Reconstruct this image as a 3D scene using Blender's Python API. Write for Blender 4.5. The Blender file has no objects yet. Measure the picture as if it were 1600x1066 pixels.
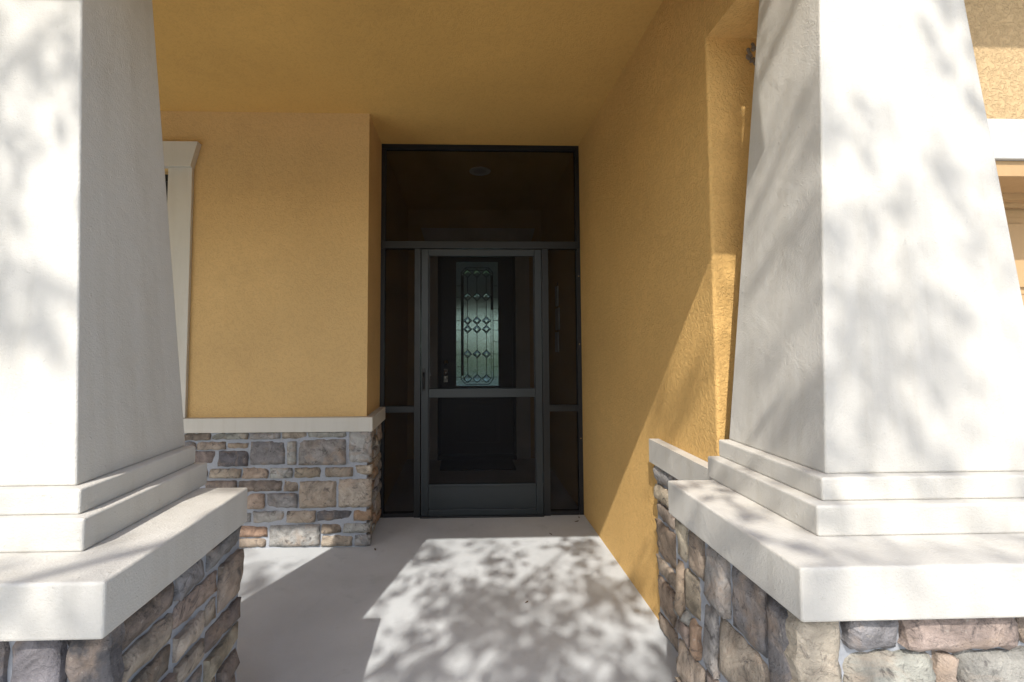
import bpy, bmesh, math, random
import numpy as np
from mathutils import Matrix, Vector

S = bpy.context.scene
COL = S.collection
PI = math.pi

# ------------------------------------------------------------------ camera
cam_d = bpy.data.cameras.new('camera')
cam = bpy.data.objects.new('camera', cam_d)
COL.objects.link(cam)
cam_d.sensor_width = 36.0
cam_d.sensor_fit = 'HORIZONTAL'
cam_d.lens = 713.94 / 1600 * 36
cam_d.shift_x = (800 - 745.65) / 1600
cam_d.shift_y = (502.3 - 533) / 1600
cam_d.clip_start = 0.02
cam_d.clip_end = 2000
cam.matrix_world = (Matrix.Translation((0, 0, 1.35)) @ Matrix.Rotation(-0.0312, 4, 'Z')
                    @ Matrix.Rotation(PI / 2 + 0.0503, 4, 'X') @ Matrix.Rotation(-0.003, 4, 'Z'))
S.camera = cam

# ------------------------------------------------------------------ light
TOSUN = Vector((-0.365, -1.0, 1.093)).normalized()
ELEV = math.asin(TOSUN.z)
AZ = math.atan2(TOSUN.x, TOSUN.y)
world = bpy.data.worlds.new('World')
S.world = world
world.use_nodes = True
wn = world.node_tree
bg = wn.nodes['Background']
sky = wn.nodes.new('ShaderNodeTexSky')
sky.sky_type = 'NISHITA'
sky.sun_disc = False
sky.sun_elevation = ELEV
sky.sun_rotation = AZ
sky.air_density = 1.0
sky.dust_density = 2.0
sky.ozone_density = 1.0
wn.links.new(sky.outputs[0], bg.inputs[0])
bg.inputs[1].default_value = 0.135
sun_d = bpy.data.lights.new('sun', 'SUN')
sun_d.energy = 2.6
sun_d.angle = math.radians(0.53)
sun_d.color = (1.0, 0.955, 0.89)
sun = bpy.data.objects.new('sun', sun_d)
COL.objects.link(sun)
sun.rotation_euler = TOSUN.to_track_quat('Z', 'Y').to_euler()
S.view_settings.view_transform = 'Standard'
S.view_settings.look = 'None'
S.view_settings.gamma = 1
S.view_settings.use_curve_mapping = False
S.view_settings.exposure = 1.08
S.render.engine = 'CYCLES'
S.cycles.max_bounces = 14
S.cycles.diffuse_bounces = 8
S.cycles.glossy_bounces = 4
S.cycles.transparent_max_bounces = 16
S.cycles.transmission_bounces = 8
S.cycles.use_denoising = True
S.cycles.sample_clamp_indirect = 6


# ------------------------------------------------------------------ materials
def nt(name):
    m = bpy.data.materials.new(name)
    m.use_nodes = True
    t = m.node_tree
    b = t.nodes['Principled BSDF']
    return m, t, b


def nd(t, typ, **kw):
    n = t.nodes.new(typ)
    for k, v in kw.items():
        if k in n.inputs:
            n.inputs[k].default_value = v
        else:
            setattr(n, k, v)
    return n


def noise(t, scale, detail=4, rough=0.5, dist=0.0, vec=None):
    n = nd(t, 'ShaderNodeTexNoise')
    n.inputs['Scale'].default_value = scale
    n.inputs['Detail'].default_value = detail
    n.inputs['Roughness'].default_value = rough
    n.inputs['Distortion'].default_value = dist
    if vec:
        t.links.new(vec, n.inputs['Vector'])
    return n


def geo_pos(t):
    return nd(t, 'ShaderNodeNewGeometry').outputs['Position']


def ramp(t, fac, stops):
    r = nd(t, 'ShaderNodeValToRGB')
    e = r.color_ramp.elements
    while len(e) > len(stops):
        e.remove(e[-1])
    while len(e) < len(stops):
        e.new(1)
    for el, (p, c) in zip(e, stops):
        el.position = p
        el.color = (*c, 1) if len(c) == 3 else c
    t.links.new(fac, r.inputs[0])
    return r


def g3(v):
    return (v, v, v)


def bump(t, height, strength, dist, prev=None):
    b = nd(t, 'ShaderNodeBump')
    b.inputs['Strength'].default_value = strength
    b.inputs['Distance'].default_value = dist
    t.links.new(height, b.inputs['Height'])
    if prev:
        t.links.new(prev, b.inputs['Normal'])
    return b.outputs['Normal']


def mixc(t, fac, a, b, mode='MIX'):
    m = nd(t, 'ShaderNodeMix', data_type='RGBA', blend_type=mode)
    for s, v in ((m.inputs[0], fac), (m.inputs[6], a), (m.inputs[7], b)):
        if hasattr(v, 'links') or isinstance(v, bpy.types.NodeSocket):
            t.links.new(v, s)
        elif isinstance(v, (int, float)):
            s.default_value = v
        else:
            s.default_value = (*v, 1)
    return m.outputs[2]


def stucco(name, col, worm=1.0, depth=0.004, fine=0.0012):
    m, t, b = nt(name)
    p = geo_pos(t)
    big = noise(t, 1.3, 3, vec=p)
    med = noise(t, 9, 4, 0.6, vec=p)
    c1 = mixc(t, ramp(t, big.outputs[0], [(0.35, g3(0)), (0.65, g3(1))]).outputs[0],
              [x * 0.90 for x in col], [x * 1.06 for x in col])
    c2 = mixc(t, ramp(t, med.outputs[0], [(0.35, g3(0)), (0.7, g3(1))]).outputs[0], c1, [x * 0.97 for x in col])
    cfin = c2
    b.inputs['Roughness'].default_value = 0.8
    b.inputs['Specular IOR Level'].default_value = 0.25
    # worm-like knockdown texture + sand
    w = noise(t, 52, 3.5, 0.62, 1.1, vec=p)
    wr = ramp(t, w.outputs[0], [(0.42, g3(0)), (0.52, g3(0.8)), (0.62, g3(1))])
    n1 = bump(t, wr.outputs[0], 0.9 * worm, depth)
    s = noise(t, 230, 3, 0.6, vec=p)
    n2 = bump(t, s.outputs[0], 0.8, fine, n1)
    hollow_tone = ramp(t, wr.outputs[0], [(0.0, g3(0.93)), (0.5, g3(1))])  # low parts of the worm relief slightly darker
    cfin = mixc(t, 1.0, c2, hollow_tone.outputs[0], 'MULTIPLY')
    t.links.new(cfin, b.inputs['Base Color'])
    t.links.new(n2, b.inputs['Normal'])
    return m


ORANGE = (0.66, 0.415, 0.15)
M_wall_rough = stucco('stucco_rough_ochre', ORANGE, 0.75, 0.003, 0.0016)
M_wall_front = stucco('stucco_ochre', (0.61, 0.405, 0.175), 0.6, 0.0022, 0.0012)
M_ceiling = stucco('ceiling_ochre', (0.62, 0.385, 0.12), 0.35, 0.0015, 0.0006)
M_garage_wall = stucco('stucco_garage', (0.52, 0.37, 0.20), 0.9, 0.004, 0.0016)


def trim_paint(name, col, stip=1.0):
    m, t, b = nt(name)
    p = geo_pos(t)
    a = noise(t, 2.2, 4, 0.6, vec=p)
    c = mixc(t, ramp(t, a.outputs[0], [(0.35, g3(0)), (0.7, g3(1))]).outputs[0],
             [x * 0.95 for x in col], col)
    # faint scuffs
    d = noise(t, 26, 5, 0.7, 0.6, vec=p)
    c = mixc(t, ramp(t, d.outputs[0], [(0.66, g3(0)), (0.74, g3(0.35))]).outputs[0], c, [x * 0.8 for x in col])
    mp = nd(t, 'ShaderNodeMapping')
    mp.inputs['Scale'].default_value = (14, 14, 1.1)
    t.links.new(p, mp.inputs[0])
    sk = noise(t, 1.0, 5, 0.65, 0.4, vec=mp.outputs[0])
    c = mixc(t, 1.0, c, ramp(t, sk.outputs[0], [(0.3, (.93, .92, .90)), (0.52, (1, 1, 1))]).outputs[0], 'MULTIPLY')
    gm = noise(t, 3.4, 7, 0.75, 0.8, vec=p)
    c = mixc(t, ramp(t, gm.outputs[0], [(0.56, g3(0)), (0.72, g3(0.5))]).outputs[0], c, [x * f for x, f in zip(col, (.86, .84, .80))])
    t.links.new(c, b.inputs['Base Color'])
    b.inputs['Roughness'].default_value = 0.62
    b.inputs['Specular IOR Level'].default_value = 0.35
    f = noise(t, 190, 3, 0.65, vec=p)
    n1 = bump(t, ramp(t, f.outputs[0], [(0.35, g3(0)), (0.75, g3(1))]).outputs[0], 0.55 * stip, 0.0013)
    v = noise(t, 62, 2, 0.5, vec=p)
    n2 = bump(t, ramp(t, v.outputs[0], [(0.68, g3(0)), (0.76, g3(1))]).outputs[0], 0.5 * stip, 0.0015, n1)
    und = noise(t, 9, 3, 0.5, 0.5, vec=p)
    n2 = bump(t, und.outputs[0], 0.35 * min(1, stip + .2), 0.012, n2)
    t.links.new(n2, b.inputs['Normal'])
    return m


M_white = trim_paint('offwhite_stucco_paint', (0.525, 0.505, 0.458))
M_trim = trim_paint('offwhite_trim_paint', (0.55, 0.52, 0.455), 0.25)
M_band = trim_paint('white_band_paint', (0.47, 0.475, 0.46), 0.4)
M_tan = trim_paint('tan_door_paint', (0.44, 0.29, 0.145), 0.15)


def concrete(name, col):
    m, t, b = nt(name)
    p = geo_pos(t)
    a = noise(t, 1.7, 6, 0.62, 0.3, vec=p)
    c = mixc(t, ramp(t, a.outputs[0], [(0.3, g3(0)), (0.7, g3(1))]).outputs[0],
             [x * 0.86 for x in col], [x * 1.07 for x in col])
    sp = noise(t, 160, 3, 0.7, vec=p)
    c = mixc(t, ramp(t, sp.outputs[0], [(0.6, g3(0)), (0.72, g3(0.5))]).outputs[0], c, [x * 0.6 for x in col])
    st = noise(t, 4.5, 7, 0.72, 1.2, vec=p)
    c = mixc(t, ramp(t, st.outputs[0], [(0.55, g3(0)), (0.72, g3(0.6))]).outputs[0], c, [x * 0.72 for x in col])
    t.links.new(c, b.inputs['Base Color'])
    b.inputs['Roughness'].default_value = 0.85
    mp = nd(t, 'ShaderNodeMapping')
    mp.inputs['Scale'].default_value = (6, 160, 20)
    t.links.new(p, mp.inputs[0])
    br = noise(t, 1.6, 3, 0.6, vec=mp.outputs[0])
    n1 = bump(t, br.outputs[0], 0.45, 0.0015)
    n2 = bump(t, sp.outputs[0], 0.4, 0.001, n1)
    t.links.new(n2, b.inputs['Normal'])
    return m


M_conc = concrete('porch_concrete', (0.485, 0.505, 0.515))
M_drive = concrete('driveway_concrete', (0.60, 0.585, 0.555))


def metal_dark(name, col, rough=0.38):
    m, t, b = nt(name)
    p = geo_pos(t)
    a = noise(t, 14, 5, 0.6, vec=p)
    c = mixc(t, a.outputs[0], [x * 0.8 for x in col], [x * 1.25 for x in col])
    t.links.new(c, b.inputs['Base Color'])
    b.inputs['Metallic'].default_value = 0.0
    r = ramp(t, a.outputs[0], [(0.3, g3(rough - 0.06)), (0.7, g3(rough + 0.1))])
    t.links.new(r.outputs[0], b.inputs['Roughness'])
    b.inputs['Specular IOR Level'].default_value = 0.4
    return m


M_frame = metal_dark('bronze_black_aluminium', (0.006, 0.008, 0.010))
M_frame_dk = metal_dark('black_aluminium', (0.005, 0.006, 0.008), 0.45)
M_door_al = metal_dark('dark_grey_aluminium', (0.013, 0.019, 0.023), 0.36)


def screen_mat():
    m, t, b = nt('insect_screen')
    out = t.nodes['Material Output']
    b.inputs['Base Color'].default_value = (0.009, 0.010, 0.012, 1)
    b.inputs['Roughness'].default_value = 0.7
    b.inputs['Specular IOR Level'].default_value = 0.12
    tr = nd(t, 'ShaderNodeBsdfTransparent')
    p = geo_pos(t)
    n = noise(t, 3.0, 3, 0.6, vec=p)
    f = ramp(t, n.outputs[0], [(0.3, g3(0.54)), (0.7, g3(0.60))])
    mx = nd(t, 'ShaderNodeMixShader')
    t.links.new(f.outputs[0], mx.inputs[0])
    t.links.new(b.outputs[0], mx.inputs[1])
    t.links.new(tr.outputs[0], mx.inputs[2])
    t.links.new(mx.outputs[0], out.inputs[0])
    return m


M_screen = screen_mat()


def stone_mat():
    m, t, b = nt('cultured_stone')
    oi = nd(t, 'ShaderNodeObjectInfo')
    tc = nd(t, 'ShaderNodeTexCoord')
    add = nd(t, 'ShaderNodeVectorMath', operation='MULTIPLY_ADD')
    cmb = nd(t, 'ShaderNodeCombineXYZ')
    for i in range(3):
        t.links.new(oi.outputs['Random'], cmb.inputs[i])
    t.links.new(cmb.outputs[0], add.inputs[0])
    add.inputs[1].default_value = (37, 53, 71)
    t.links.new(tc.outputs['Object'], add.inputs[2])
    v = add.outputs[0]
    a = noise(t, 11, 5, 0.65, 0.8, vec=v)
    f = ramp(t, a.outputs[0], [(0.32, g3(0.5)), (0.5, g3(0.95)), (0.68, g3(1.3))])
    c = mixc(t, 1.0, oi.outputs['Color'], f.outputs[0], 'MULTIPLY')
    b2 = noise(t, 7, 4, 0.6, 1.2, vec=v)
    w = ramp(t, b2.outputs[0], [(0.5, g3(0)), (0.68, g3(0.55))])
    c = mixc(t, w.outputs[0], c, (0.40, 0.30, 0.22))
    w2 = noise(t, 19, 5, 0.7, 1.5, vec=v)
    c = mixc(t, ramp(t, w2.outputs[0], [(0.55, g3(0)), (0.67, g3(0.75))]).outputs[0], c, (0.07, 0.062, 0.060))
    w3 = noise(t, 45, 4, 0.7, vec=v)
    c = mixc(t, ramp(t, w3.outputs[0], [(0.62, g3(0)), (0.72, g3(0.5))]).outputs[0], c, (0.5, 0.46, 0.40))
    t.links.new(c, b.inputs['Base Color'])
    b.inputs['Roughness'].default_value = 0.82
    b.inputs['Specular IOR Level'].default_value = 0.3
    rk = noise(t, 26, 6, 0.75, 0.4, vec=v)
    n0 = bump(t, rk.outputs[0], 1.0, 0.014)
    n1 = bump(t, a.outputs[0], 0.8, 0.012, n0)
    n2 = bump(t, w3.outputs[0], 0.9, 0.004, n1)
    t.links.new(n2, b.inputs['Normal'])
    return m


M_stone = stone_mat()


def simple(name, col, rough=0.7, met=0.0, ns=20, var=0.15, bs=0.3, bd=0.001, spec=0.4):
    m, t, b = nt(name)
    p = geo_pos(t)
    a = noise(t, ns, 4, 0.6, vec=p)
    c = mixc(t, a.outputs[0], [x * (1 - var) for x in col], [x * (1 + var) for x in col])
    t.links.new(c, b.inputs['Base Color'])
    b.inputs['Roughness'].default_value = rough
    b.inputs['Metallic'].default_value = met
    b.inputs['Specular IOR Level'].default_value = spec
    t.links.new(bump(t, a.outputs[0], bs, bd), b.inputs['Normal'])
    return m


M_mortar = simple('grey_mortar', (0.315, 0.33, 0.355), 0.9, 0, 90, 0.2, 0.8, 0.003)
M_grass = simple('lawn_grass', (0.07, 0.11, 0.03), 0.9, 0, 6, 0.35, 0.8, 0.02)
M_bark = simple('oak_bark', (0.13, 0.10, 0.08), 0.9, 0, 18, 0.3, 1.0, 0.02)
M_leaf = simple('oak_leaf', (0.06, 0.10, 0.03), 0.55, 0, 5, 0.3, 0.0, 0.001)
M_doorwood = simple('dark_mahogany_paint', (0.016, 0.011, 0.012), 0.33, 0, 30, 0.25, 0.15, 0.0006, 0.45)
M_doorblk = simple('near_black_frame_paint', (0.006, 0.007, 0.009), 0.5, 0, 30, 0.2, 0.1, 0.0005, 0.2)
M_chrome = simple('satin_nickel', (0.55, 0.53, 0.50), 0.25, 1.0, 60, 0.08, 0.05, 0.0003)
M_caming = simple('lead_caming', (0.012, 0.014, 0.014), 0.4, 0.0, 60, 0.2, 0.2, 0.0005)
M_lamp = simple('recessed_lamp_trim', (0.75, 0.74, 0.70), 0.4, 0, 30, 0.04, 0.05, 0.0004)
M_baffle = simple('lamp_baffle', (0.6, 0.58, 0.54), 0.5, 0, 30, 0.1, 0.1, 0.0004)
M_mat = simple('rubber_doormat', (0.012, 0.012, 0.012), 0.9, 0, 200, 0.4, 1.0, 0.004)
M_roof = simple('roof_shingle', (0.16, 0.12, 0.09), 0.9, 0, 12, 0.3, 0.6, 0.01)
M_mud = simple('dried_mud', (0.22, 0.19, 0.16), 0.95, 0, 80, 0.5, 1.0, 0.004)
M_tile = simple('pale_ceramic_tile', (0.55, 0.57, 0.56), 0.35, 0, 22, 0.3, 0.2, 0.001)
M_room = simple('room_paint', (0.62, 0.58, 0.50), 0.8, 0, 8, 0.05, 0.1, 0.001)
M_roomfloor = simple('room_tile_floor', (0.38, 0.33, 0.27), 0.35, 0, 5, 0.15, 0.1, 0.001)
M_hedge = simple('hedge_leaves', (0.07, 0.12, 0.05), 0.7, 0, 9, 0.5, 1.0, 0.05)
M_dark_room = simple('window_dark_interior', (0.015, 0.017, 0.02), 0.5, 0, 9, 0.2, 0.1, 0.001)


def glass_mat(name, tint, rough, pebble):
    m, t, b = nt(name)
    p = geo_pos(t)
    b.inputs['Base Color'].default_value = (*tint, 1)
    b.inputs['Transmission Weight'].default_value = 1
    b.inputs['Roughness'].default_value = rough
    b.inputs['IOR'].default_value = 1.45
    if pebble:
        n = noise(t, 55, 3, 0.6, 0.8, vec=p)
        v = noise(t, 22, 2, 0.5, 0.5, vec=p)
        n1 = bump(t, v.outputs[0], 0.5, 0.004)
        t.links.new(bump(t, n.outputs[0], 0.8, 0.003, n1), b.inputs['Normal'])
    return m


M_artglass = glass_mat('pebbled_door_glass', (0.78, 1.0, 0.97), 0.07, True)
M_bevel = glass_mat('bevelled_clear_glass', (0.95, 1.0, 0.98), 0.02, False)


def pane_mat():
    m, t, b = nt('window_glass')
    b.inputs['Base Color'].default_value = (0.02, 0.025, 0.03, 1)
    b.inputs['Roughness'].default_value = 0.05
    b.inputs['Specular IOR Level'].default_value = 0.6
    p = geo_pos(t)
    n = noise(t, 2, 2, vec=p)
    t.links.new(bump(t, n.outputs[0], 0.05, 0.002), b.inputs['Normal'])
    return m


M_pane = pane_mat()


# ------------------------------------------------------------------ builders
def wloc(o):
    v = Vector((0, 0, 0))
    while o is not None:
        v += Vector(o.location)
        o = o.parent
    return v


def link(name, me, mat, parent=None):
    o = bpy.data.objects.new(name, me)
    COL.objects.link(o)
    if parent is not None:
        o.parent = parent
    if mat is not None and not me.materials:
        me.materials.append(mat)
    return o


def done(name, bm, mat, parent=None, smooth=False):
    """bm is in world coordinates; shift to the parent's frame"""
    off = wloc(parent) if parent is not None else Vector((0, 0, 0))
    if off.length:
        bmesh.ops.translate(bm, verts=bm.verts, vec=-off)
    me = bpy.data.meshes.new(name)
    bm.to_mesh(me)
    bm.free()
    if smooth:
        for p in me.polygons:
            p.use_smooth = True
    return link(name, me, mat, parent)


def add_box(bm, x0, x1, y0, y1, z0, z1):
    r = bmesh.ops.create_cube(bm, size=1)
    for v in r['verts']:
        v.co = Vector((x0 + (v.co.x + .5) * (x1 - x0), y0 + (v.co.y + .5) * (y1 - y0), z0 + (v.co.z + .5) * (z1 - z0)))
    return r['verts']


def box(name, x0, x1, y0, y1, z0, z1, mat, parent=None, bev=0.0, seg=2):
    bm = bmesh.new()
    add_box(bm, x0, x1, y0, y1, z0, z1)
    if bev:
        bmesh.ops.bevel(bm, geom=list(bm.edges), offset=bev, segments=seg, affect='EDGES', profile=0.5)
    return done(name, bm, mat, parent)


def boxes(name, lst, mat, parent=None):
    bm = bmesh.new()
    for b in lst:
        add_box(bm, *b)
    return done(name, bm, mat, parent)


def prism(name, pts, z0, z1, mat, parent=None, axis='Z'):
    """extrude polygon; axis Z: pts are (x,y); axis Y: pts are (x,z) and z0,z1 are y; axis X: pts (y,z)"""
    bm = bmesh.new()
    def mk(p, h):
        if axis == 'Z': return (p[0], p[1], h)
        if axis == 'Y': return (p[0], h, p[1])
        return (h, p[0], p[1])
    a = [bm.verts.new(mk(p, z0)) for p in pts]
    b = [bm.verts.new(mk(p, z1)) for p in pts]
    n = len(pts)
    bm.faces.new(a)
    bm.faces.new(b[::-1])
    for i in range(n):
        bm.faces.new((a[i], b[i], b[(i + 1) % n], a[(i + 1) % n]))
    bmesh.ops.recalc_face_normals(bm, faces=bm.faces)
    return done(name, bm, mat, parent)


def cyl(bm, c, r, h, axis='Z', seg=20, r2=None):
    m = Matrix.Translation(c)
    if axis == 'Y': m = m @ Matrix.Rotation(PI / 2, 4, 'X')
    if axis == 'X': m = m @ Matrix.Rotation(PI / 2, 4, 'Y')
    return bmesh.ops.create_cone(bm, cap_ends=True, segments=seg, radius1=r, radius2=r if r2 is None else r2, depth=h, matrix=m)['verts']


def thing(name, label, cat, loc=(0, 0, 0), group=None):
    o = bpy.data.objects.new(name, None)
    COL.objects.link(o)
    o.location = loc
    o.empty_display_size = 0.1
    o['label'] = label
    o['category'] = cat
    o['kind'] = 'thing'
    if group: o['group'] = group
    return o


def tag(o, label, cat, group=None):
    o['label'] = label
    o['category'] = cat
    o['kind'] = 'thing'
    if group: o['group'] = group
    return o


def struct(o):
    o['kind'] = 'structure'
    return o


# ------------------------------------------------------------------ main numbers
XR, XL, CEIL = 0.955, -0.659, 2.982
YD, YW, YE = 3.664, 3.176, 1.706
YF = 5.46           # front door face
LT, LB = 0.888, 0.778   # right ledge and pier caps
SILT, SILB = 0.861, 0.764
ROOFZ = 3.40

# ------------------------------------------------------------------ setting
struct(box('lawn', -60, 60, -60, 80, -0.5, -0.12, M_grass))
struct(box('porch_floor', -6.0, XR + 0.1, 0.30, 6.0, -0.2, 0.0, M_conc, bev=0.006))
struct(box('pier_footing', XR + 0.1, 1.9, 0.30, YE + 0.1, -0.2, -0.004, M_conc))
struct(box('bounce_walkway', -6.0, 1.9, -9.0, 0.294, -0.22, -0.012, M_drive, bev=0.006))  # unseen paving, made wide and pale to bounce sunlight under the porch
struct(box('driveway', 1.91, 8.5, -14.0, YE + 0.3, -0.2, -0.03, M_drive, bev=0.006))  # out of view, enlarged and kept pale to throw sunlight back up
struct(box('porch_ceiling', -6.2, XR, 1.42, YF + 0.1, CEIL, CEIL + 0.1, M_ceiling))
rf = prism('house_roof', [(0.91, ROOFZ), (13.2, ROOFZ), (13.2, ROOFZ + 0.16), (7.0, ROOFZ + 2.6), (0.91, ROOFZ + 0.16)],
           -6.6, 7.4, M_roof, axis='X')
tag(rf, 'brown shingle roof over the porch and garage', 'roof')

# ------------------------------------------------------------------ stones
TAN, TAN2 = (.40, .31, .21), (.47, .38, .27)
GRY, GRY2, DGR, BLK = (.30, .29, .27), (.38, .37, .35), (.16, .155, .16), (.055, .058, .068)
BRN, ORG, ORG2, PNK = (.17, .115, .08), (.36, .19, .075), (.36, .25, .145), (.35, .255, .19)
GRN = (.31, .30, .24)
PAL = [TAN, TAN2, GRY, GRY2, TAN, GRY, DGR, BRN, ORG2, PNK, GRN, TAN2]
rs = random.Random(7)


def soften(c, k=.42):
    l = (.285, .27, .25)
    return tuple(a * (1 - k) + b * k for a, b in zip(c, l))



def stone(parent, frame, u0, u1, v0, v1, col, proud=0.018, back=-0.02, fine=1, irr=1.0):
    """one stone: frame = (origin, u, n); v is +Z. Real relief, rounded outline"""
    o, u, n = frame
    w, h = u1 - u0, v1 - v0
    nx = max(3, min(10, int(w / 0.022 * fine)))
    ny = max(3, min(8, int(h / 0.022 * fine)))
    pr = proud + rs.uniform(-.007, .009)
    verts, faces = [], []
    se = rs.uniform(0, 100)
    tilt_u, tilt_v = rs.uniform(-.008, .008), rs.uniform(-.008, .008)
    cut = [rs.uniform(.0, .09) * irr for _ in range(4)]

    def nz(a, b, s=1.0):
        return (math.sin(a * 2.3 * s + se) * math.cos(b * 2.9 * s + se * 1.7) + 0.5 * math.sin(a * 5.1 * s + b * 4.3 * s + se * 2.3))
    for j in range(ny + 1):
        for i in range(nx + 1):
            s, q = i / nx, j / ny
            a, b = (s - .5) * w, (q - .5) * h
            # rounded corners
            ss, qq = abs(2 * s - 1), abs(2 * q - 1)
            k = (1 if s > .5 else 0) + (2 if q > .5 else 0)
            cc = cut[k] * (ss ** 4) * (qq ** 4)
            a *= 1 - cc * min(1, .05 / w * 2)
            b *= 1 - cc * min(1, .05 / h * 2)
            ax, bx = a + w * .5, b + h * .5
            if ss > .99: a += 0.003 * irr * nz(bx * 40, 1)
            if qq > .99: b += 0.003 * irr * nz(ax * 40, 2)
            edge = min(min(s, 1 - s) * w, min(q, 1 - q) * h)
            d = pr * (1 - 0.5 * math.exp(-edge / 0.0028)) + 0.0022 * nz(ax * 22, bx * 22) + tilt_u * (2 * s - 1) + tilt_v * (2 * q - 1)
            verts.append((a, b, d))
    nvr = len(verts)
    ring = [i for i in range(nx + 1)] + [(j + 1) * (nx + 1) - 1 for j in range(1, ny + 1)] + \
           [ny * (nx + 1) + i for i in range(nx - 1, -1, -1)] + [j * (nx + 1) for j in range(ny - 1, 0, -1)]
    for j in range(ny):
        for i in range(nx):
            p = j * (nx + 1) + i
            faces.append((p, p + 1, p + nx + 2, p + nx + 1))
    for r in ring:
        verts.append((verts[r][0], verts[r][1], back))
    L = len(ring)
    for k in range(L):
        faces.append((ring[k], nvr + k, nvr + (k + 1) % L, ring[(k + 1) % L]))
    me = bpy.data.meshes.new('stone')
    me.from_pydata(verts, [], faces)
    for p in me.polygons[:nx * ny]:
        p.use_smooth = True
    me.materials.append(M_stone)
    ob = bpy.data.objects.new('stone', me)
    COL.objects.link(ob)
    ob.parent = parent
    c = Vector(o) + Vector(u) * (u0 + w / 2) + Vector((0, 0, 1)) * (v0 + h / 2) - wloc(parent)
    U, V, N = Vector(u), Vector((0, 0, 1)), Vector(n)
    if U.cross(V).dot(N) < 0:
        # mirrored frame: flip u so that the matrix stays a rotation
        U = -U
    M = Matrix((U, V, N)).transposed().to_4x4()
    ob.matrix_basis = Matrix.Translation(c) @ M
    j = rs.uniform(.88, 1.12)
    col = soften(col)
    ob.color = (min(1, col[0] * j), min(1, col[1] * j * rs.uniform(.97, 1.03)), min(1, col[2] * j * rs.uniform(.95, 1.06)), 1)
    return ob


def pack(parent, frame, U0, U1, V0, V1, pal=PAL, cw=.066, ch=.078, joint=.010, done_rects=(), irr=1.0, big=.5, fine=1, proud=.018):
    nu = max(1, round((U1 - U0) / cw)); nv = max(1, round((V1 - V0) / ch))
    cw = (U1 - U0) / nu; ch = (V1 - V0) / nv
    occ = [[False] * nu for _ in range(nv)]
    for j in range(nv):
        for i in range(nu):
            cu, cv = U0 + (i + .5) * cw, V0 + (j + .5) * ch
            for r in done_rects:
                if r[0] - cw * .5 < cu < r[1] + cw * .5 and r[2] - ch * .45 < cv < r[3] + ch * .45:
                    occ[j][i] = True
    ju = {}
    for j in range(nv - 1, -1, -1):
        for i in range(nu):
            if occ[j][i]: continue
            hh = 2 if (j > 0 and rs.random() < big * .62) else 1
            ww = rs.choice([2, 3, 3, 4]) if hh == 2 else rs.choice([1, 2, 2, 3])
            k = 0
            while k < ww and i + k < nu and not occ[j][i + k] and (hh == 1 or not occ[j - 1][i + k]): k += 1
            ww = max(k, 1)
            if hh == 2 and occ[j - 1][i]: hh = 1
            if nu - (i + ww) == 1 and ww < 4 and not occ[j][i + ww] and (hh == 1 or not occ[j - 1][i + ww]): ww += 1
            for a in range(ww):
                for b in range(hh): occ[j - b][i + a] = True
            du = rs.uniform(-.008, .008)
            a0, a1 = U0 + i * cw, U0 + (i + ww) * cw
            b0, b1 = V0 + (j - hh + 1) * ch, V0 + (j + 1) * ch
            key0 = (i, j); key1 = (i + ww, j)
            a0 += ju.get(key0, 0)
            if i + ww < nu and hh == 1:
                ju[key1] = du; a1 += du
            jj = joint * rs.uniform(.8, 1.3)
            stone(parent, frame, a0 + jj / 2, a1 - jj / 2, b0 + jj / 2, b1 - jj / 2, rs.choice(pal), irr=irr, fine=fine, proud=proud)


# ------------------------------------------------------------------ left stucco wall with window
lw = thing('stucco_wall', 'ochre stucco wall left of the screen door with a cream sill over a stone base', 'wall', (-3.3, YW, 0))
WX0, WX1, WZ1 = -3.5, -2.024, 2.555
boxes('wall_surface', [(-6.2, WX0, YW, YW + .25, 0, 2.995), (WX1, XL, YW, YW + .25, 0, 2.995),
                       (WX0, WX1, YW, YW + .25, WZ1, 2.995), (WX0, WX1, YW, YW + .25, 0, SILT),
                       (XL - .2, XL, YW + .25, YF + .15, 0, 2.995)], M_wall_front, lw)
box('sill', -6.1, -.6116, 3.136, YD - .012, SILB, SILT, M_trim, lw, bev=.004)
boxes('mortar', [(-6.1, -.652, 3.158, 3.176 - .001, 0, SILB - .001), (-.6585, -.652, 3.18, YD - .012, 0, SILB - .001)], M_mortar, lw)
F = ((-.62, 3.160, 0), (1, 0, 0), (0, -1, 0))
def c3(x0, y0, x1, y1, col, rr):
    rr.append(((x0 - 1195) / 813, (x1 - 1195) / 813, (905 - y1) / 820, (905 - y0) / 820, col))
rr = []
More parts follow.
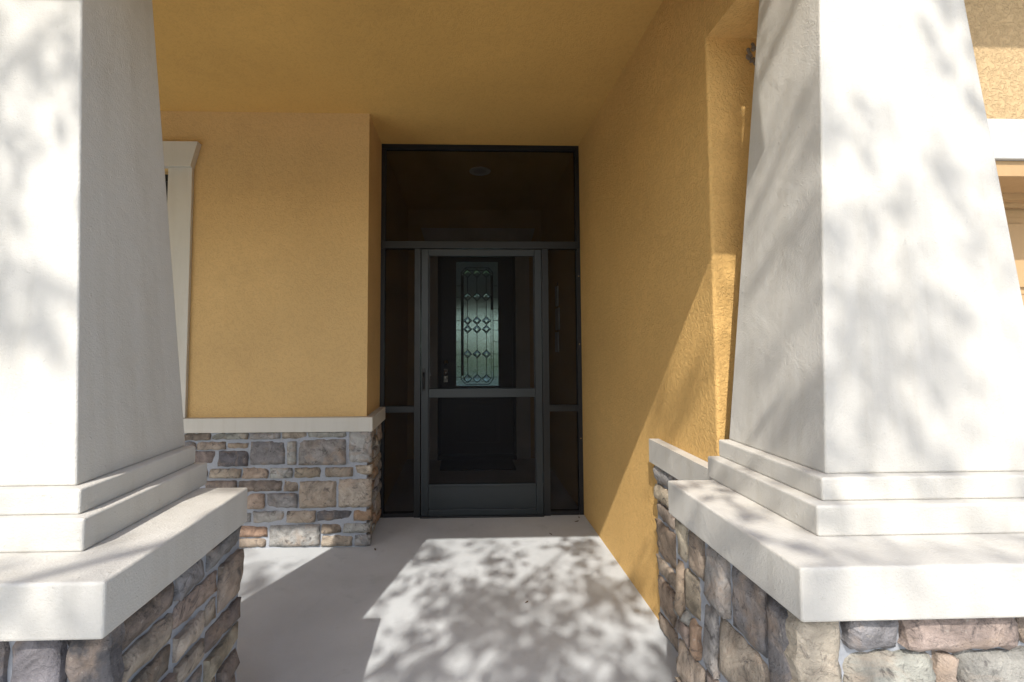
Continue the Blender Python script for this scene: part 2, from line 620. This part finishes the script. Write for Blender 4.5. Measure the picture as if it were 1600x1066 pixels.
for a in [(170, 280, 322, 318, BRN), (332, 280, 525, 315, GRY), (538, 280, 698, 315, GRY), (708, 280, 838, 315, TAN),
          (848, 280, 1055, 312, GRY), (1072, 276, 1195, 450, GRY2), (170, 328, 245, 372, DGR), (255, 330, 405, 370, TAN), (415, 338, 525, 368, ORG2),
          (540, 330, 725, 455, DGR), (738, 330, 786, 458, GRY2), (800, 322, 1055, 460, GRY), (215, 380, 348, 460, BRN),
          (370, 380, 526, 460, BLK), (200, 475, 310, 525, GRY), (322, 475, 490, 525, TAN), (500, 470, 636, 528, ORG2), (648, 475, 768, 528, GRY2),
          (780, 475, 918, 528, TAN), (945, 475, 1095, 525, TAN), (1105, 465, 1198, 515, TAN2), (300, 540, 468, 600, BRN),
          (480, 542, 712, 600, BRN), (724, 542, 800, 600, TAN), (808, 548, 1005, 692, TAN), (1018, 540, 1196, 692, TAN2),
          (420, 612, 508, 695, GRY), (520, 612, 620, 692, ORG2), (632, 612, 796, 690, GRY), (455, 708, 548, 765, GRY), (563, 708, 727, 768, GRY2),
          (740, 708, 895, 768, TAN), (905, 710, 1090, 762, BLK), (1102, 710, 1196, 762, ORG), (422, 784, 638, 842, ORG),
          (648, 782, 920, 898, GRY), (930, 782, 1035, 828, ORG2), (1048, 780, 1190, 828, GRY), (425, 852, 630, 898, PNK),
          (930, 842, 1095, 898, TAN), (1108, 842, 1194, 898, GRY2)]:
    c3(*a, rr)
for r in rr:
    stone(lw, F, r[0], r[1], r[2], r[3], r[4], irr=.9)
pack(lw, F, -2.2, -1.28, .0, SILB - .002, done_rects=rr)
Fr = ((-.655, 3.186, 0), (0, 1, 0), (1, 0, 0))
pack(lw, Fr, .0, YD - .02 - 3.186, .004, SILB - .003, big=.25, pal=[GRY2, TAN, ORG2, GRY, TAN2, ORG, GRY], proud=.020)

win = thing('window', 'dark window behind the left column in a cream casing with a flared head', 'window', (-2.7, YW, SILT))
box('casing', WX1, -1.862, YW - .028, YW - .001, SILT + .001, 2.573, M_trim, win, bev=.003)
box('casing', WX0 - .17, WX0, YW - .028, YW - .001, SILT + .001, 2.573, M_trim, win, bev=.003)
prism('head_trim', [(-1.862, 2.5735), (-1.818, 2.746), (WX0 - .215, 2.746), (WX0 - .17, 2.5735)], YW - .05, YW - .001, M_trim, win, axis='Y')
boxes('sash', [(WX0 + .001, WX1 - .001, YW + .06, YW + .1, WZ1 - .05, WZ1 - .001), (WX1 - .05, WX1 - .001, YW + .06, YW + .1, SILT, WZ1 - .05),
               (WX0 + .001, WX0 + .05, YW + .06, YW + .1, SILT, WZ1 - .05), (WX0 + .05, WX1 - .05, YW + .06, YW + .1, 1.68, 1.73)], M_frame, win)
box('pane', WX0 + .04, WX1 - .04, YW + .075, YW + .085, SILT, WZ1 - .04, M_pane, win)
boxes('dark_room_sheet', [(WX0, WX1, YW + .22, YW + .24, SILT, WZ1)], M_dark_room, win)  # near-black sheet stands in for the unlit room behind the pane

# ------------------------------------------------------------------ right stucco wall = garage side
gw = thing('garage_wall', 'ochre rough stucco wall right of the screen door with a stone base', 'wall', (XR, YE, 0))
rc = .012
corner = [(XR + rc - rc * math.cos(a), YE + rc - rc * math.sin(a)) for a in [i * PI / 12 for i in range(7)]]
prism('wall_surface', [(XR, YF + .15)] + corner + [(1.95, YE), (1.95, YE + .2), (XR + .15, YE + .2), (XR + .15, YF + .15)],
      0, ROOFZ, M_wall_rough, gw)
boxes('lintel_wall', [(1.95, 6.6, YE, YE + .2, 2.067, ROOFZ), (6.6, 7.2, YE, YE + .2, -.1, ROOFZ)], M_garage_wall, gw)
# ledge
prism('ledge', [(XR - .001, 2.228), (.905, 2.228), (.905, 1.604), (1.93, 1.604), (1.93, YE - .001), (XR - .001, YE - .001)], LB, LT, M_white, gw)
boxes('mortar', [(.936, XR - .001, 1.62, 2.215, 0, LB - .001), (XR + .001, 1.93, 1.64, YE - .001, 0, LB - .001)], M_mortar, gw)
Fg = ((.937, 1.64, 0), (0, 1, 0), (-1, 0, 0))
pack(gw, Fg, .0, .58, .004, LB - .003, cw=.09, ch=.085, big=.6, pal=[TAN, ORG2, PNK, GRY, TAN2, GRY2, ORG], irr=1.8, fine=1.2, proud=.018)
box('trim_band', 1.72, 6.75, YE - .024, YE - .001, 2.067, 2.227, M_band, gw, bev=.003)
box('jamb_trim', 1.951, 6.599, YE - .006, YE + .19, 2.004, 2.066, M_tan, gw, bev=.002)
box('jamb_trim', 1.951, 1.99, YE - .006, YE + .19, -.03, 2.003, M_tan, gw, bev=.002)

gd = thing('garage_door', 'tan panelled garage door under the white band at the far right', 'garage door', (4.2, YE + .26, 0))
GY = YE + .27
for i in range(4):
    z1 = 1.99 - i * .50
    sec = box('door_section', 1.995, 6.55, GY, GY + .04, z1 - .497, z1, M_tan, gd, bev=.003)
    for k in range(8):
        x0 = 2.07 + k * .565
        pn = bmesh.new()
        # raised panel with sloped edges
        zz0, zz1 = z1 - .42, z1 - .075
        add_box(pn, x0, x0 + .5, GY - .004, GY - .0005, zz0, zz1)
        vs = add_box(pn, x0 + .03, x0 + .47, GY - .016, GY - .0045, zz0 + .03, zz1 - .03)
        done('panel', pn, M_tan, sec)
boxes('top_moulding', [(1.995, 6.55, YE + .1905, GY - .0555, 1.975, 2.06), (1.995, 6.55, GY - .035, GY - .019, 1.955, 2.002), (1.995, 6.55, GY - .055, GY - .036, 1.975, 2.002)], M_tan, gd)

# ------------------------------------------------------------------ beams over the opening
bmn = thing('porch_beam', 'ochre stucco beam across the porch opening above the columns', 'beam', (-2.0, 1.0, 2.55))
boxes('beam_face', [(-6.2, .80, .92, 1.42, 2.5500, ROOFZ)], M_wall_rough, bmn)
boxes('corner_soffit', [(XR, 1.50, 1.455, YE - .0005, 2.5497, ROOFZ)], M_wall_rough, bmn)
struct(boxes('rear_house_walls', [(-6.2, -6.0, YW + .25, 12, 0, ROOFZ), (7.2, 7.4, YE, 12, 0, ROOFZ), (-6.0, -1.6, 11.8, 12, 0, ROOFZ),
                    (3.2, 7.2, 11.8, 12, 0, ROOFZ), (-1.6, 3.2, 11.8, 12, 2.15, ROOFZ)], M_room))


# ------------------------------------------------------------------ piers
def column_shaft(name, x0, x1, y0, y1, z0, z1, t, ty, parent, tb=0.03):
    bm = bmesh.new()
    n = 1
    h = z1 - z0
    vs = add_box(bm, x0, x1, y0, y1, z0, z1)
    cx = (x0 + x1) / 2; cy = (y0 + y1) / 2
    for v in vs:
        if v.co.z > (z0 + z1) / 2:
            v.co.x += t * h * (1 if v.co.x < cx else -1)
            v.co.y += ty * h * (1 if v.co.y < cy else -1)
    bmesh.ops.bevel(bm, geom=list(bm.edges), offset=.006, segments=3, affect='EDGES', profile=.5)
    return done(name, bm, M_white, parent)


def pier(side, label, ztop):
    """side +1 right, -1 left"""
    if side > 0:
        c0, cn, cf, s2, s2n, s2f, s1, s1n, k, kn, kf = .6926, .943, 1.5557, .8477, 1.090, 1.585, .886, 1.120, .920, 1.150, 1.576
    else:
        c0, cn, cf, s2, s2n, s2f, s1, s1n, k, kn, kf = .7002, .939, 1.537, .8522, 1.0746, 1.575, .883, 1.100, .9144, 1.127, 1.556
    wid = 1.5325 - .92
    cen = k + wid / 2
    t = thing('porch_column', label, 'column', (side * cen, 1.24, 0), 'tapered columns on stone piers')
    def bx(name, inner, n, f, z0, z1, bev=.006):
        half = cen - inner
        X = sorted((side * inner, side * (cen + half)))
        return box(name, X[0], X[1], n, f, z0, z1, M_white, t, bev=bev, seg=3)
    bx('cap', c0, cn, cf, LB, LT)
    bx('base_moulding', s2, s2n, s2f, LT - .0005, .961)
    bx('base_moulding', s1, s1n, kf + .004, .9605, 1.0184)
    X = sorted((side * k, side * (k + wid)))
    column_shaft('shaft', X[0], X[1], kn, kf, 1.018, ztop, .0711, .0509, t)
    # masonry core
    ci, cfr, cb = c0 + .034, cn + .060, cf + .02
    out = 2 * cen - ci
    X = sorted((side * ci, side * out))
    box('mortar', X[0], X[1], cfr, cb, 0, LB - .001, M_mortar, t)
    palr = [TAN, PNK, GRY, BRN, GRY2, TAN2, DGR, ORG2, GRN, TAN]
    Ff = ((side * ci, cfr, 0), (side, 0, 0), (0, -1, 0))
    Fs = ((side * ci, cfr, 0), (0, 1, 0), (-side, 0, 0))
    W = out - ci
    if side > 0:
        rects = [(-.018, .085, .575, .768, TAN2), (.095, .212, .692, .770, DGR), (.222, .478, .690, .770, PNK),
                 (.095, .284, .575, .682, GRY), (.293, .334, .575, .682, TAN), (.343, .60, .575, .680, GRN), (.49, .70, .693, .768, BRN)]
        for r in rects: stone(t, Ff, *r, fine=1.6, proud=.024, irr=1.5)
        pack(t, Ff, -.015, W, .004, .565, pal=palr, fine=1)
        # big irregular stones on the side
        rects = [(.0, .085, .50, .768, BLK), (.005, .085, .30, .488, DGR), (.10, .235, .60, .768, DGR), (.10, .30, .44, .588, TAN), (.25, .365, .602, .768, GRY),
                 (.315, .40, .40, .588, GRY), (.38, .47, .64, .768, PNK), (.415, .50, .50, .627, TAN), (.485, .55, .64, .768, TAN2),
                 (.10, .22, .30, .428, BRN), (.235, .385, .25, .388, BRN), (.415, .47, .38, .488, ORG), (.512, .56, .45, .627, ORG2), (.395, .565, .25, .37, TAN), (.478, .567, .378, .441, PNK), (.476, .506, .45, .49, GRY)]
        for r in rects: stone(t, Fs, *r, fine=1.5, proud=.015, irr=1.3)
        pack(t, Fs, .0, cb - cfr, .004, .24, pal=palr, irr=1.6, cw=.08, ch=.08)
        pack(t, Fs, .0, .09, .245, .29, pal=palr)
    else:
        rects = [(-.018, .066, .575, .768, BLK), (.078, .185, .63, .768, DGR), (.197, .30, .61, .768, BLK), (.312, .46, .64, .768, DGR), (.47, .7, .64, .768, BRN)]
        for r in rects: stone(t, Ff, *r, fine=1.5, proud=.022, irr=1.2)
        pack(t, Ff, -.015, W, .004, .57, pal=palr)
        pack(t, Fs, .0, cb - cfr, .004, LB - .006, cw=.072, ch=.074, pal=[PNK, TAN, GRY2, ORG2, TAN2, BRN, GRY, PNK], irr=.8, big=.35, fine=1.3, proud=.014, joint=.013)
    return t


pier(1, 'tapered white column on a stone pier right of the walkway, whole front dappled with sun', ROOFZ)
pier(-1, 'tapered white column on a stone pier left of the walkway, inner side in shade', 2.555)

# ------------------------------------------------------------------ screen enclosure
se = thing('screen_enclosure', 'dark aluminium screen frame filling the entry around the screen door', 'screen wall', (0.15, YD, 0))
y0, y1 = YD - .005, YD + .045
def fr(name, x0, x1, z0, z1, mat=M_frame, a=y0, b=y1, par=se, bev=.002):
    return box(name, x0, x1, a, b, z0, z1, mat, par, bev=bev)
fr('top_rail', XL, XR, 2.943, 2.9815, M_frame_dk)
fr('stile', XL, XL + .034, .0, 2.942, M_frame_dk)
fr('stile', XR - .034, XR, .0, 2.942, M_frame_dk)
fr('transom', XL + .004, XR - .004, 2.122, 2.182, M_frame, y0 - .012, y1 + .002)
fr('mullion', -.388, -.338, .0, 2.121, M_frame, y0 - .010, y1)
fr('mullion', .636, .690, .0, 2.121, M_frame, y0 - .010, y1)
fr('side_rail', XL + .035, -.389, .812, .862, M_frame)
fr('side_rail', .691, XR - .035, .812, .862, M_frame)
fr('bottom_rail', XL + .035, -.389, .0, .03, M_frame_dk)
fr('bottom_rail', .691, XR - .035, .0, .03, M_frame_dk)
fr('threshold', -.337, .635, .0, .012, M_frame, y0 - .03, y1)
ys = YD + .018
for (a, b, c, d) in [(XL + .035, XR - .035, 2.183, 2.942), (XL + .035, -.389, .863, 2.121), (XL + .035, -.389, .031, .811),
                     (.691, XR - .035, .863, 2.121), (.691, XR - .035, .031, .811)]:
    box('screen_mesh', a, b, ys, ys + .0012, c, d, M_screen, se)
for zz in (.6, 1.35, 1.9):
    bm = bmesh.new(); cyl(bm, (XR - .017, y0 - .001, zz), .005, .004, 'Y', 10); done('screw', bm, M_chrome, se)

sd = thing('screen_door', 'dark grey aluminium screen door with a kick panel, closed', 'screen door', (-.335, YD, 0))
def db(name, x0, x1, z0, z1, mat=M_door_al, a=YD - .024, b=YD + .012, bev=.003):
    return box(name, x0, x1, a, b, z0, z1, mat, sd, bev=bev)
DX0, DX1 = -.332, .632
db('stile', DX0, DX0 + .058, .014, 2.115)
db('stile', DX1 - .056, DX1, .014, 2.115)
db('top_rail', DX0 + .0585, DX1 - .0565, 2.060, 2.1148)
db('middle_rail', DX0 + .0585, DX1 - .0565, .930, 1.000)
db('bottom_rail', DX0 + .0585, DX1 - .0565, .016, .062)
box('kick_panel', DX0 + .059, DX1 - .057, YD - .010, YD - .002, .063, .236, M_door_al, sd)
db('kick_rail', DX0 + .0585, DX1 - .0565, .2365, .256)
for c, d in ((.257, .929), (1.001, 2.059)):
    box('screen_mesh', DX0 + .0585, DX1 - .0565, YD - .004, YD - .0028, c, d, M_screen, sd)
for c, d in ((.257, .929), (1.001, 2.059)):
    for a, b in ((DX0 + .0585, DX0 + .067), (DX1 - .065, DX1 - .0565)):
        box('spline', a, b, YD - .012, YD - .0045, c, d, M_frame_dk, sd)
hd = db('handle_plate', -.322, -.298, .985, 1.16, M_frame_dk, YD - .030, YD - .0245, .002)
bm = bmesh.new()
cyl(bm, (-.310, YD - .046, 1.065), .007, .13, 'Z', 12)
cyl(bm, (-.310, YD - .038, 1.12), .005, .02, 'Y', 10)
cyl(bm, (-.310, YD - .038, 1.01), .005, .02, 'Y', 10)
done('pull', bm, M_frame_dk, hd, True)
bm = bmesh.new(); cyl(bm, (-.262, YD - .03, 1.115), .012, .02, 'Y', 14); done('thumb_button', bm, M_frame_dk, sd)
for zz in (.3, 1.9):
    bm = bmesh.new(); cyl(bm, (DX1 + .002, YD - .030, zz), .006, .075, 'Z', 10); done('hinge', bm, M_door_al, sd)
db('door_sweep', DX0 + .01, DX1 - .01, .004, .0155, M_frame_dk, YD - .018, YD + .006, .0)

# ------------------------------------------------------------------ vestibule, front door
ew = thing('entry_wall', 'dim ochre wall around the front door behind the screen', 'wall', (.165, YF, 0))
boxes('wall_surface', [(XL, -.305, YF + .02, YF + .15, 0, 2.995), (.635, XR, YF + .02, YF + .15, 0, 2.995),
                       (-.305, .635, YF + .02, YF + .15, 2.47, 2.995)], M_wall_front, ew)
fd = thing('front_door', 'near black front door with a leaded glass panel behind the screen', 'door', (.165, YF, 0))
box('casing', -.470, -.302, YF - .012, YF + .019, 0, 2.588, M_trim, fd, bev=.004)
box('casing', .632, .800, YF - .012, YF + .019, 0, 2.588, M_trim, fd, bev=.004)
box('casing', -.3015, .6315, YF - .010, YF + .019, 2.445, 2.588, M_trim, fd, bev=.004)
prism('head_trim', [(-.455, 2.589), (.822, 2.589), (.868, 2.742), (-.503, 2.742)], YF - .05, YF + .019, M_trim, fd, axis='Y')
box('jamb', -.3015, -.262, YF + .0, YF + .12, .05, 2.444, M_doorblk, fd, bev=.003)
box('jamb', .592, .6315, YF + .0, YF + .12, .05, 2.444, M_doorblk, fd, bev=.003)
box('jamb', -.2615, .5915, YF + .0, YF + .12, 2.408, 2.4435, M_doorblk, fd, bev=.003)
GX0, GX1, GZ0, GZ1 = -.087, .430, .850, 2.353
ya, yb = YF + .035, YF + .08
slab = boxes('door_leaf', [(-.2605, GX0, ya, yb, .055, 2.407), (GX1, .5905, ya, yb, .055, 2.407),
                    (GX0, GX1, ya, yb, .055, GZ0), (GX0, GX1, ya, yb, GZ1, 2.407)], M_doorwood, fd)
# glass stop moulding and lower raised panel
boxes('glass_moulding', [(GX0 - .03, GX0 + .006, ya - .012, ya - .0005, GZ0 - .03, GZ1 + .03), (GX1 - .006, GX1 + .03, ya - .012, ya - .0005, GZ0 - .03, GZ1 + .03),
                    (GX0 + .006, GX1 - .006, ya - .012, ya - .0005, GZ1 - .006, GZ1 + .03), (GX0 + .006, GX1 - .006, ya - .012, ya - .0005, GZ0 - .03, GZ0 + .006)], M_doorwood, slab)
PX0, PX1, PZ0, PZ1 = -.11, .455, .16, .71
boxes('panel_moulding', [(PX0, PX0 + .028, ya - .012, ya - .0005, PZ0, PZ1), (PX1 - .028, PX1, ya - .012, ya - .0005, PZ0, PZ1),
                    (PX0 + .028, PX1 - .028, ya - .012, ya - .0005, PZ1 - .028, PZ1), (PX0 + .028, PX1 - .028, ya - .012, ya - .0005, PZ0, PZ0 + .028)], M_doorwood, slab)
box('raised_panel', PX0 + .07, PX1 - .07, ya - .010, ya - .0005, PZ0 + .07, PZ1 - .07, M_doorwood, slab, bev=.006)
gl = box('door_glass', GX0 + .001, GX1 - .001, ya + .012, ya + .020, GZ0 + .001, GZ1 - .001, M_artglass, fd)
# lead cames: border octagon, verticals, diamonds
cm = bmesh.new()
yl0, yl1 = ya + .0055, ya + .0115
def seg2(x0, z0, x1, z1, w=.009):
    d = Vector((x1 - x0, 0, z1 - z0)); L = d.length; d.normalize()
    n = Vector((-d.z, 0, d.x)) * w / 2
    P = [Vector((x0, 0, z0)) + n, Vector((x0, 0, z0)) - n, Vector((x1, 0, z1)) - n, Vector((x1, 0, z1)) + n]
    a = [cm.verts.new((p.x, yl0, p.z)) for p in P]; b = [cm.verts.new((p.x, yl1, p.z)) for p in P]
    cm.faces.new(a); cm.faces.new(b[::-1])
    for i in range(4): cm.faces.new((a[i], b[i], b[(i + 1) % 4], a[(i + 1) % 4]))
def gx(px): return GX0 + (px - 190) / (487 - 190) * (GX1 - GX0)
def gz(py): return GZ1 - (py - 128) / (1003 - 128) * (GZ1 - GZ0)
def poly(pts, w):
    for i in range(len(pts)):
        a, b = pts[i], pts[(i + 1) % len(pts)]
        seg2(gx(a[0]), gz(a[1]), gx(b[0]), gz(b[1]), w)
o1 = [(258, 172), (420, 172), (448, 205), (448, 955), (420, 990), (258, 990), (228, 955), (228, 205)]
o2 = [(262, 190), (416, 190), (434, 215), (434, 945), (416, 968), (262, 968), (244, 945), (244, 215)]
poly(o1, .008); poly(o2, .006)
for xx in (236, 441): seg2(gx(xx), gz(225), gx(xx), gz(470 if xx > 300 else 930), .020)
# dark glass border ring between the octagons is a row of bars
for a, b in zip(o1, o2): seg2(gx(a[0]), gz(a[1]), gx(b[0]), gz(b[1]), .006)
dia = []
XS = (272, 337, 402)
for cy in (212, 378, 546, 606, 780, 950):
    for cx in XS:
        hw, hh = 29, 29
        dia.append((cx, cy))
        poly([(cx, cy - hh), (cx + hw, cy), (cx, cy + hh), (cx - hw, cy)], .008)
for (a, b) in ((241, 349), (407, 517), (635, 751), (809, 921)):
    for cx in XS: seg2(gx(cx), gz(a), gx(cx), gz(b), .007)
for py in (300, 380, 462, 545, 612, 695, 780, 868, 940):
    seg2(gx(448), gz(py), GX1, gz(py), .006)
    seg2(GX0, gz(py), gx(228), gz(py), .006)
done('caming', cm, M_caming, gl)
for (cx, cy) in dia:
    bv = bmesh.new()
    r = 25
    pts = [(cx, cy - r), (cx + r, cy), (cx, cy + r), (cx - r, cy)]
    ri = 13
    pin = [(cx, cy - ri), (cx + ri, cy), (cx, cy + ri), (cx - ri, cy)]
    O = [bv.verts.new((gx(p[0]), ya + .0115, gz(p[1]))) for p in pts]
    I = [bv.verts.new((gx(p[0]), ya - .001, gz(p[1]))) for p in pin]
    bv.faces.new(I)
    for i in range(4): bv.faces.new((O[i], O[(i + 1) % 4], I[(i + 1) % 4], I[i]))
    bv.faces.new(O[::-1])
    bmesh.ops.recalc_face_normals(bv, faces=bv.faces)
    done('bevelled_diamond', bv, M_bevel, gl)
bm = bmesh.new(); cyl(bm, (-.205, ya - .012, 1.135), .030, .022, 'Y', 20); cyl(bm, (-.205, ya - .03, 1.135), .014, .02, 'Y', 14); done('deadbolt', bm, M_chrome, fd, True)
hs = box('handle_plate', -.232, -.180, ya - .012, ya - .0005, .90, 1.055, M_chrome, fd, bev=.004)
bm = bmesh.new(); cyl(bm, (-.205, ya - .03, 1.01), .022, .03, 'Y', 16)
bmesh.ops.create_uvsphere(bm, u_segments=14, v_segments=10, radius=.030, matrix=Matrix.Translation((-.205, ya - .055, 1.01)) @ Matrix.Diagonal((1, .7, 1.15, 1)))
done('knob', bm, M_chrome, hs, True)
box('threshold', -.30, .63, YF - .06, YF + .12, .0, .05, M_doorblk, fd, bev=.006)
dm = box('doormat', -.25, .57, YF - .50, YF - .10, .001, .018, M_mat, None, bev=.005)
tag(dm, 'black rubber doormat lying before the front door', 'doormat')

# recessed lamp in the vestibule ceiling
rl = thing('recessed_light', 'round white recessed light in the ceiling behind the screen', 'ceiling light', (.162, 4.22, CEIL))
def ring(bm, c, r0, r1, z0, z1, seg=32):
    a = []
    for (r, z) in ((r0, z0), (r1, z0), (r1, z1), (r0, z1)):
        a.append([bm.verts.new((c[0] + r * math.cos(2 * PI * i / seg), c[1] + r * math.sin(2 * PI * i / seg), z)) for i in range(seg)])
    for k in range(4):
        p, q = a[k], a[(k + 1) % 4]
        for i in range(seg): bm.faces.new((p[i], p[(i + 1) % seg], q[(i + 1) % seg], q[i]))
    bmesh.ops.recalc_face_normals(bm, faces=bm.faces)
bm = bmesh.new(); ring(bm, (.162, 4.22), .062, .100, CEIL - .010, CEIL - .0005); done('trim_ring', bm, M_lamp, rl)
bm = bmesh.new(); cyl(bm, (.162, 4.22, CEIL - .003), .0615, .004, 'Z', 32); done('lens', bm, M_baffle, rl)
# wall tiles
wt = thing('wall_plaque', 'three pale tiles hung in a column on the side wall behind the right screen', 'wall decoration', (XR, 4.55, 1.6))
for (za, zb, ya_, yb_) in ((1.73, 1.93, 4.50, 4.60), (1.49, 1.71, 4.45, 4.60), (1.27, 1.47, 4.50, 4.63)):
    box('tile', XR - .020, XR - .003, ya_, yb_, za, zb, M_tile, wt, bev=.003)
boxes('hanger', [(XR - .006, XR - .001, 4.54, 4.56, 1.26, 1.97)], M_frame_dk, wt)

# mud nest on the garage corner under the soffit
nest = bmesh.new()
rn = random.Random(3)
for i in range(26):
    a = rn.random()
    c = (1.128 + rn.uniform(-.012, .014) + .01 * math.sin(a * 9), YE - .002, 2.528 - a * .085)
    bmesh.ops.create_icosphere(nest, subdivisions=2, radius=rn.uniform(.004, .0085), matrix=Matrix.Translation(c) @ Matrix.Diagonal((1, .6, 1, 1)))
tag(done('mud_nest', nest, M_mud, None, True), 'small grey mud dauber nest stuck on ochre stucco under the soffit', 'nest')
DRY = simple('dry_leaf', (0.10, 0.065, 0.035), 0.8, 0, 60, .3, .3, .001)
for (x, y, a, L, lb) in ((.86, 3.52, .3, .022, 'larger dry brown leaf on the concrete near the right foot of the screen frame'),
                         (.90, 3.60, 1.4, .014, 'tiny dry leaf in the corner between screen frame and ochre wall'),
                         (.62, 3.30, 2.2, .016, 'small dry leaf on shaded concrete in front of the door, right side'),
                         (-.58, 3.10, 1.9, .016, 'small dry leaf on the concrete at the corner of the stone base'),
                         (.33, 2.45, .5, .012, 'tiny dark leaf in the middle of the sun dappled concrete')):
    bm = bmesh.new()
    P = [(-L, 0, .002), (-L * .3, -L * .38, .005), (L * .5, -L * .3, .004), (L, 0, .008), (L * .4, L * .36, .006), (-L * .4, L * .3, .003)]
    vs = [bm.verts.new(Matrix.Rotation(a, 4, 'Z') @ Vector(p)) for p in P]
    c = bm.verts.new((0, 0, .001))
    for i in range(6): bm.faces.new((vs[i], vs[(i + 1) % 6], c))
    o = done('dry_leaf', bm, DRY, None)
    o.location = (x, y, 0)
    tag(o, lb, 'leaf', 'dry leaves on the porch floor')

# ------------------------------------------------------------------ room behind the door (seen through the glass)
struct(box('room_floor', -3, 4.4, 5.62, 11.8, -.1, .02, M_roomfloor))
struct(boxes('room_walls', [(-3.1, -3, 5.62, 11.8, 0, 2.9), (4.4, 4.5, 5.62, 11.8, 0, 2.9), (-3, XL, 5.61, 5.66, 0, 2.9), (XR, 4.4, 5.61, 5.66, 0, 2.9), (-3.1, 4.5, 5.61, 11.8, 2.9, 2.99)], M_room))
sg = thing('sliding_patio_door', 'pale patio door glimpsed through the leaded glass', 'patio door', (.8, 11.8, 0))
for x in (-1.6, .0, 1.55, 3.12):
    box('frame_post', x, x + .08, 11.84, 11.92, .02, 2.15, M_lamp, sg)
struct(box('patio_floor', -5, 8, 12.0, 17, -.1, .01, M_drive))

# hedge behind the patio
hb = np.random.default_rng(11)
def leaves(name, centres, size, mat, parent, rng, aspect=.5):
    n = len(centres)
    a = rng.normal(size=(n, 3)); a /= np.linalg.norm(a, axis=1)[:, None]
    b = np.cross(a, rng.normal(size=(n, 3))); b /= np.linalg.norm(b, axis=1)[:, None]
    s = size * rng.uniform(.7, 1.3, (n, 1))
    c = np.asarray(centres)
    nn = np.cross(a, b)
    V = np.stack([c - a * s, c - b * s * aspect + nn * s * .12, c + a * s, c + b * s * aspect + nn * s * .12], 1).reshape(-1, 3)
    me = bpy.data.meshes.new(name)
    me.vertices.add(4 * n); me.vertices.foreach_set('co', V.ravel())
    me.loops.add(4 * n); me.loops.foreach_set('vertex_index', np.arange(4 * n))
    me.polygons.add(n); me.polygons.foreach_set('loop_start', np.arange(0, 4 * n, 4)); me.polygons.foreach_set('loop_total', np.full(n, 4))
    me.update()
    o = link(name, me, mat, parent)
    return o
hg = thing('clipped_hedge', 'green hedge beyond the rear patio', 'hedge', (1.5, 24, 0))
pts = np.column_stack([hb.uniform(-9, 9, 9000), hb.uniform(-.5, .5, 9000), hb.uniform(0, .9, 9000)])
o = leaves('foliage', pts, .07, M_hedge, hg, hb); o['kind'] = 'stuff'

# ------------------------------------------------------------------ shade tree in the front yard (behind the camera)
tr = thing('oak_tree', 'spreading oak in the front yard that dapples the porch', 'tree', (-3.4, -3.6, -.12))
def limb(name, pts, r0, r1, parent, seg=9):
    bm = bmesh.new(); rings = []
    for i, p in enumerate(pts):
        p = Vector(p); q = Vector(pts[min(i + 1, len(pts) - 1)]) - Vector(pts[max(i - 1, 0)])
        q.normalize(); s = q.orthogonal().normalized(); t = q.cross(s)
        r = r0 + (r1 - r0) * i / (len(pts) - 1)
        rings.append([bm.verts.new(p + (s * math.cos(2 * PI * k / seg) + t * math.sin(2 * PI * k / seg)) * r * (1 + .1 * math.sin(3 * k + i))) for k in range(seg)])
    for a, b in zip(rings, rings[1:]):
        for k in range(seg): bm.faces.new((a[k], a[(k + 1) % seg], b[(k + 1) % seg], b[k]))
    bm.faces.new(rings[0][::-1]); bm.faces.new(rings[-1])
    bmesh.ops.recalc_face_normals(bm, faces=bm.faces)
    return done(name, bm, M_bark, parent, True)
limb('trunk', [(-3.4, -3.6, -.2), (-3.35, -3.55, .9), (-3.2, -3.5, 1.8), (-3.0, -3.3, 2.6)], .24, .17, tr)
SV = np.array([-.365, -1.0, 1.093])
rt = random.Random(5)
tg = np.random.default_rng(21)


def density(X, D):
    """leaf density over the ground points the sun reaches through the crown"""
    e = ((X + .6) / 3.2) ** 2 + ((D - 2.6) / 1.9) ** 2
    base = (.17 if X > -.45 else .085) * (e < 1)
    core = .27 * math.exp(-abs((X - .34) / .50) ** 4 - abs((D - 2.22) / .62) ** 4)
    thin = 1.0
    if X > .90:
        thin = .38 if X < 1.25 and D > 2.35 else .92
    if D > 2.95 and X < .9: thin *= .6
    return min(1.0, (base + core) * thin)


cl = []
for _ in range(2900):
    X, D = rt.uniform(-4.0, 2.9), rt.uniform(.6, 4.6)
    if rt.random() < density(X, D):
        k = rt.uniform(3.5, 5.2) if X < 1.25 and X > -.35 else rt.uniform(4.8, 6.8)
        cl.append(np.array([X, D, 0]) + SV * k)
LV = []
for c in cl:
    n = rt.randint(14, 36)
    LV.append(c + tg.normal(size=(n, 3)) * np.array([.080, .080, .065]))
LV = np.concatenate(LV) - np.array([-3.4, -3.6, -.12])
o = leaves('crown', LV, .044, M_leaf, tr, tg, .5); o['kind'] = 'stuff'
hub = Vector((-3.0, -3.3, 2.6))
sel = [c for c in rt.sample(cl, 60) if c[0] + .365 * c[2] / 1.093 < 1.0][:24]
for i, c in enumerate(sel):
    c = Vector(c); m = hub.lerp(c, .5) + Vector((rt.uniform(-.3, .3), rt.uniform(-.3, .3), .35))
    limb('branch', [hub, hub.lerp(m, .55) + Vector((0, 0, .1)), m, m.lerp(c, .5), c], .06, .006, tr, 6)
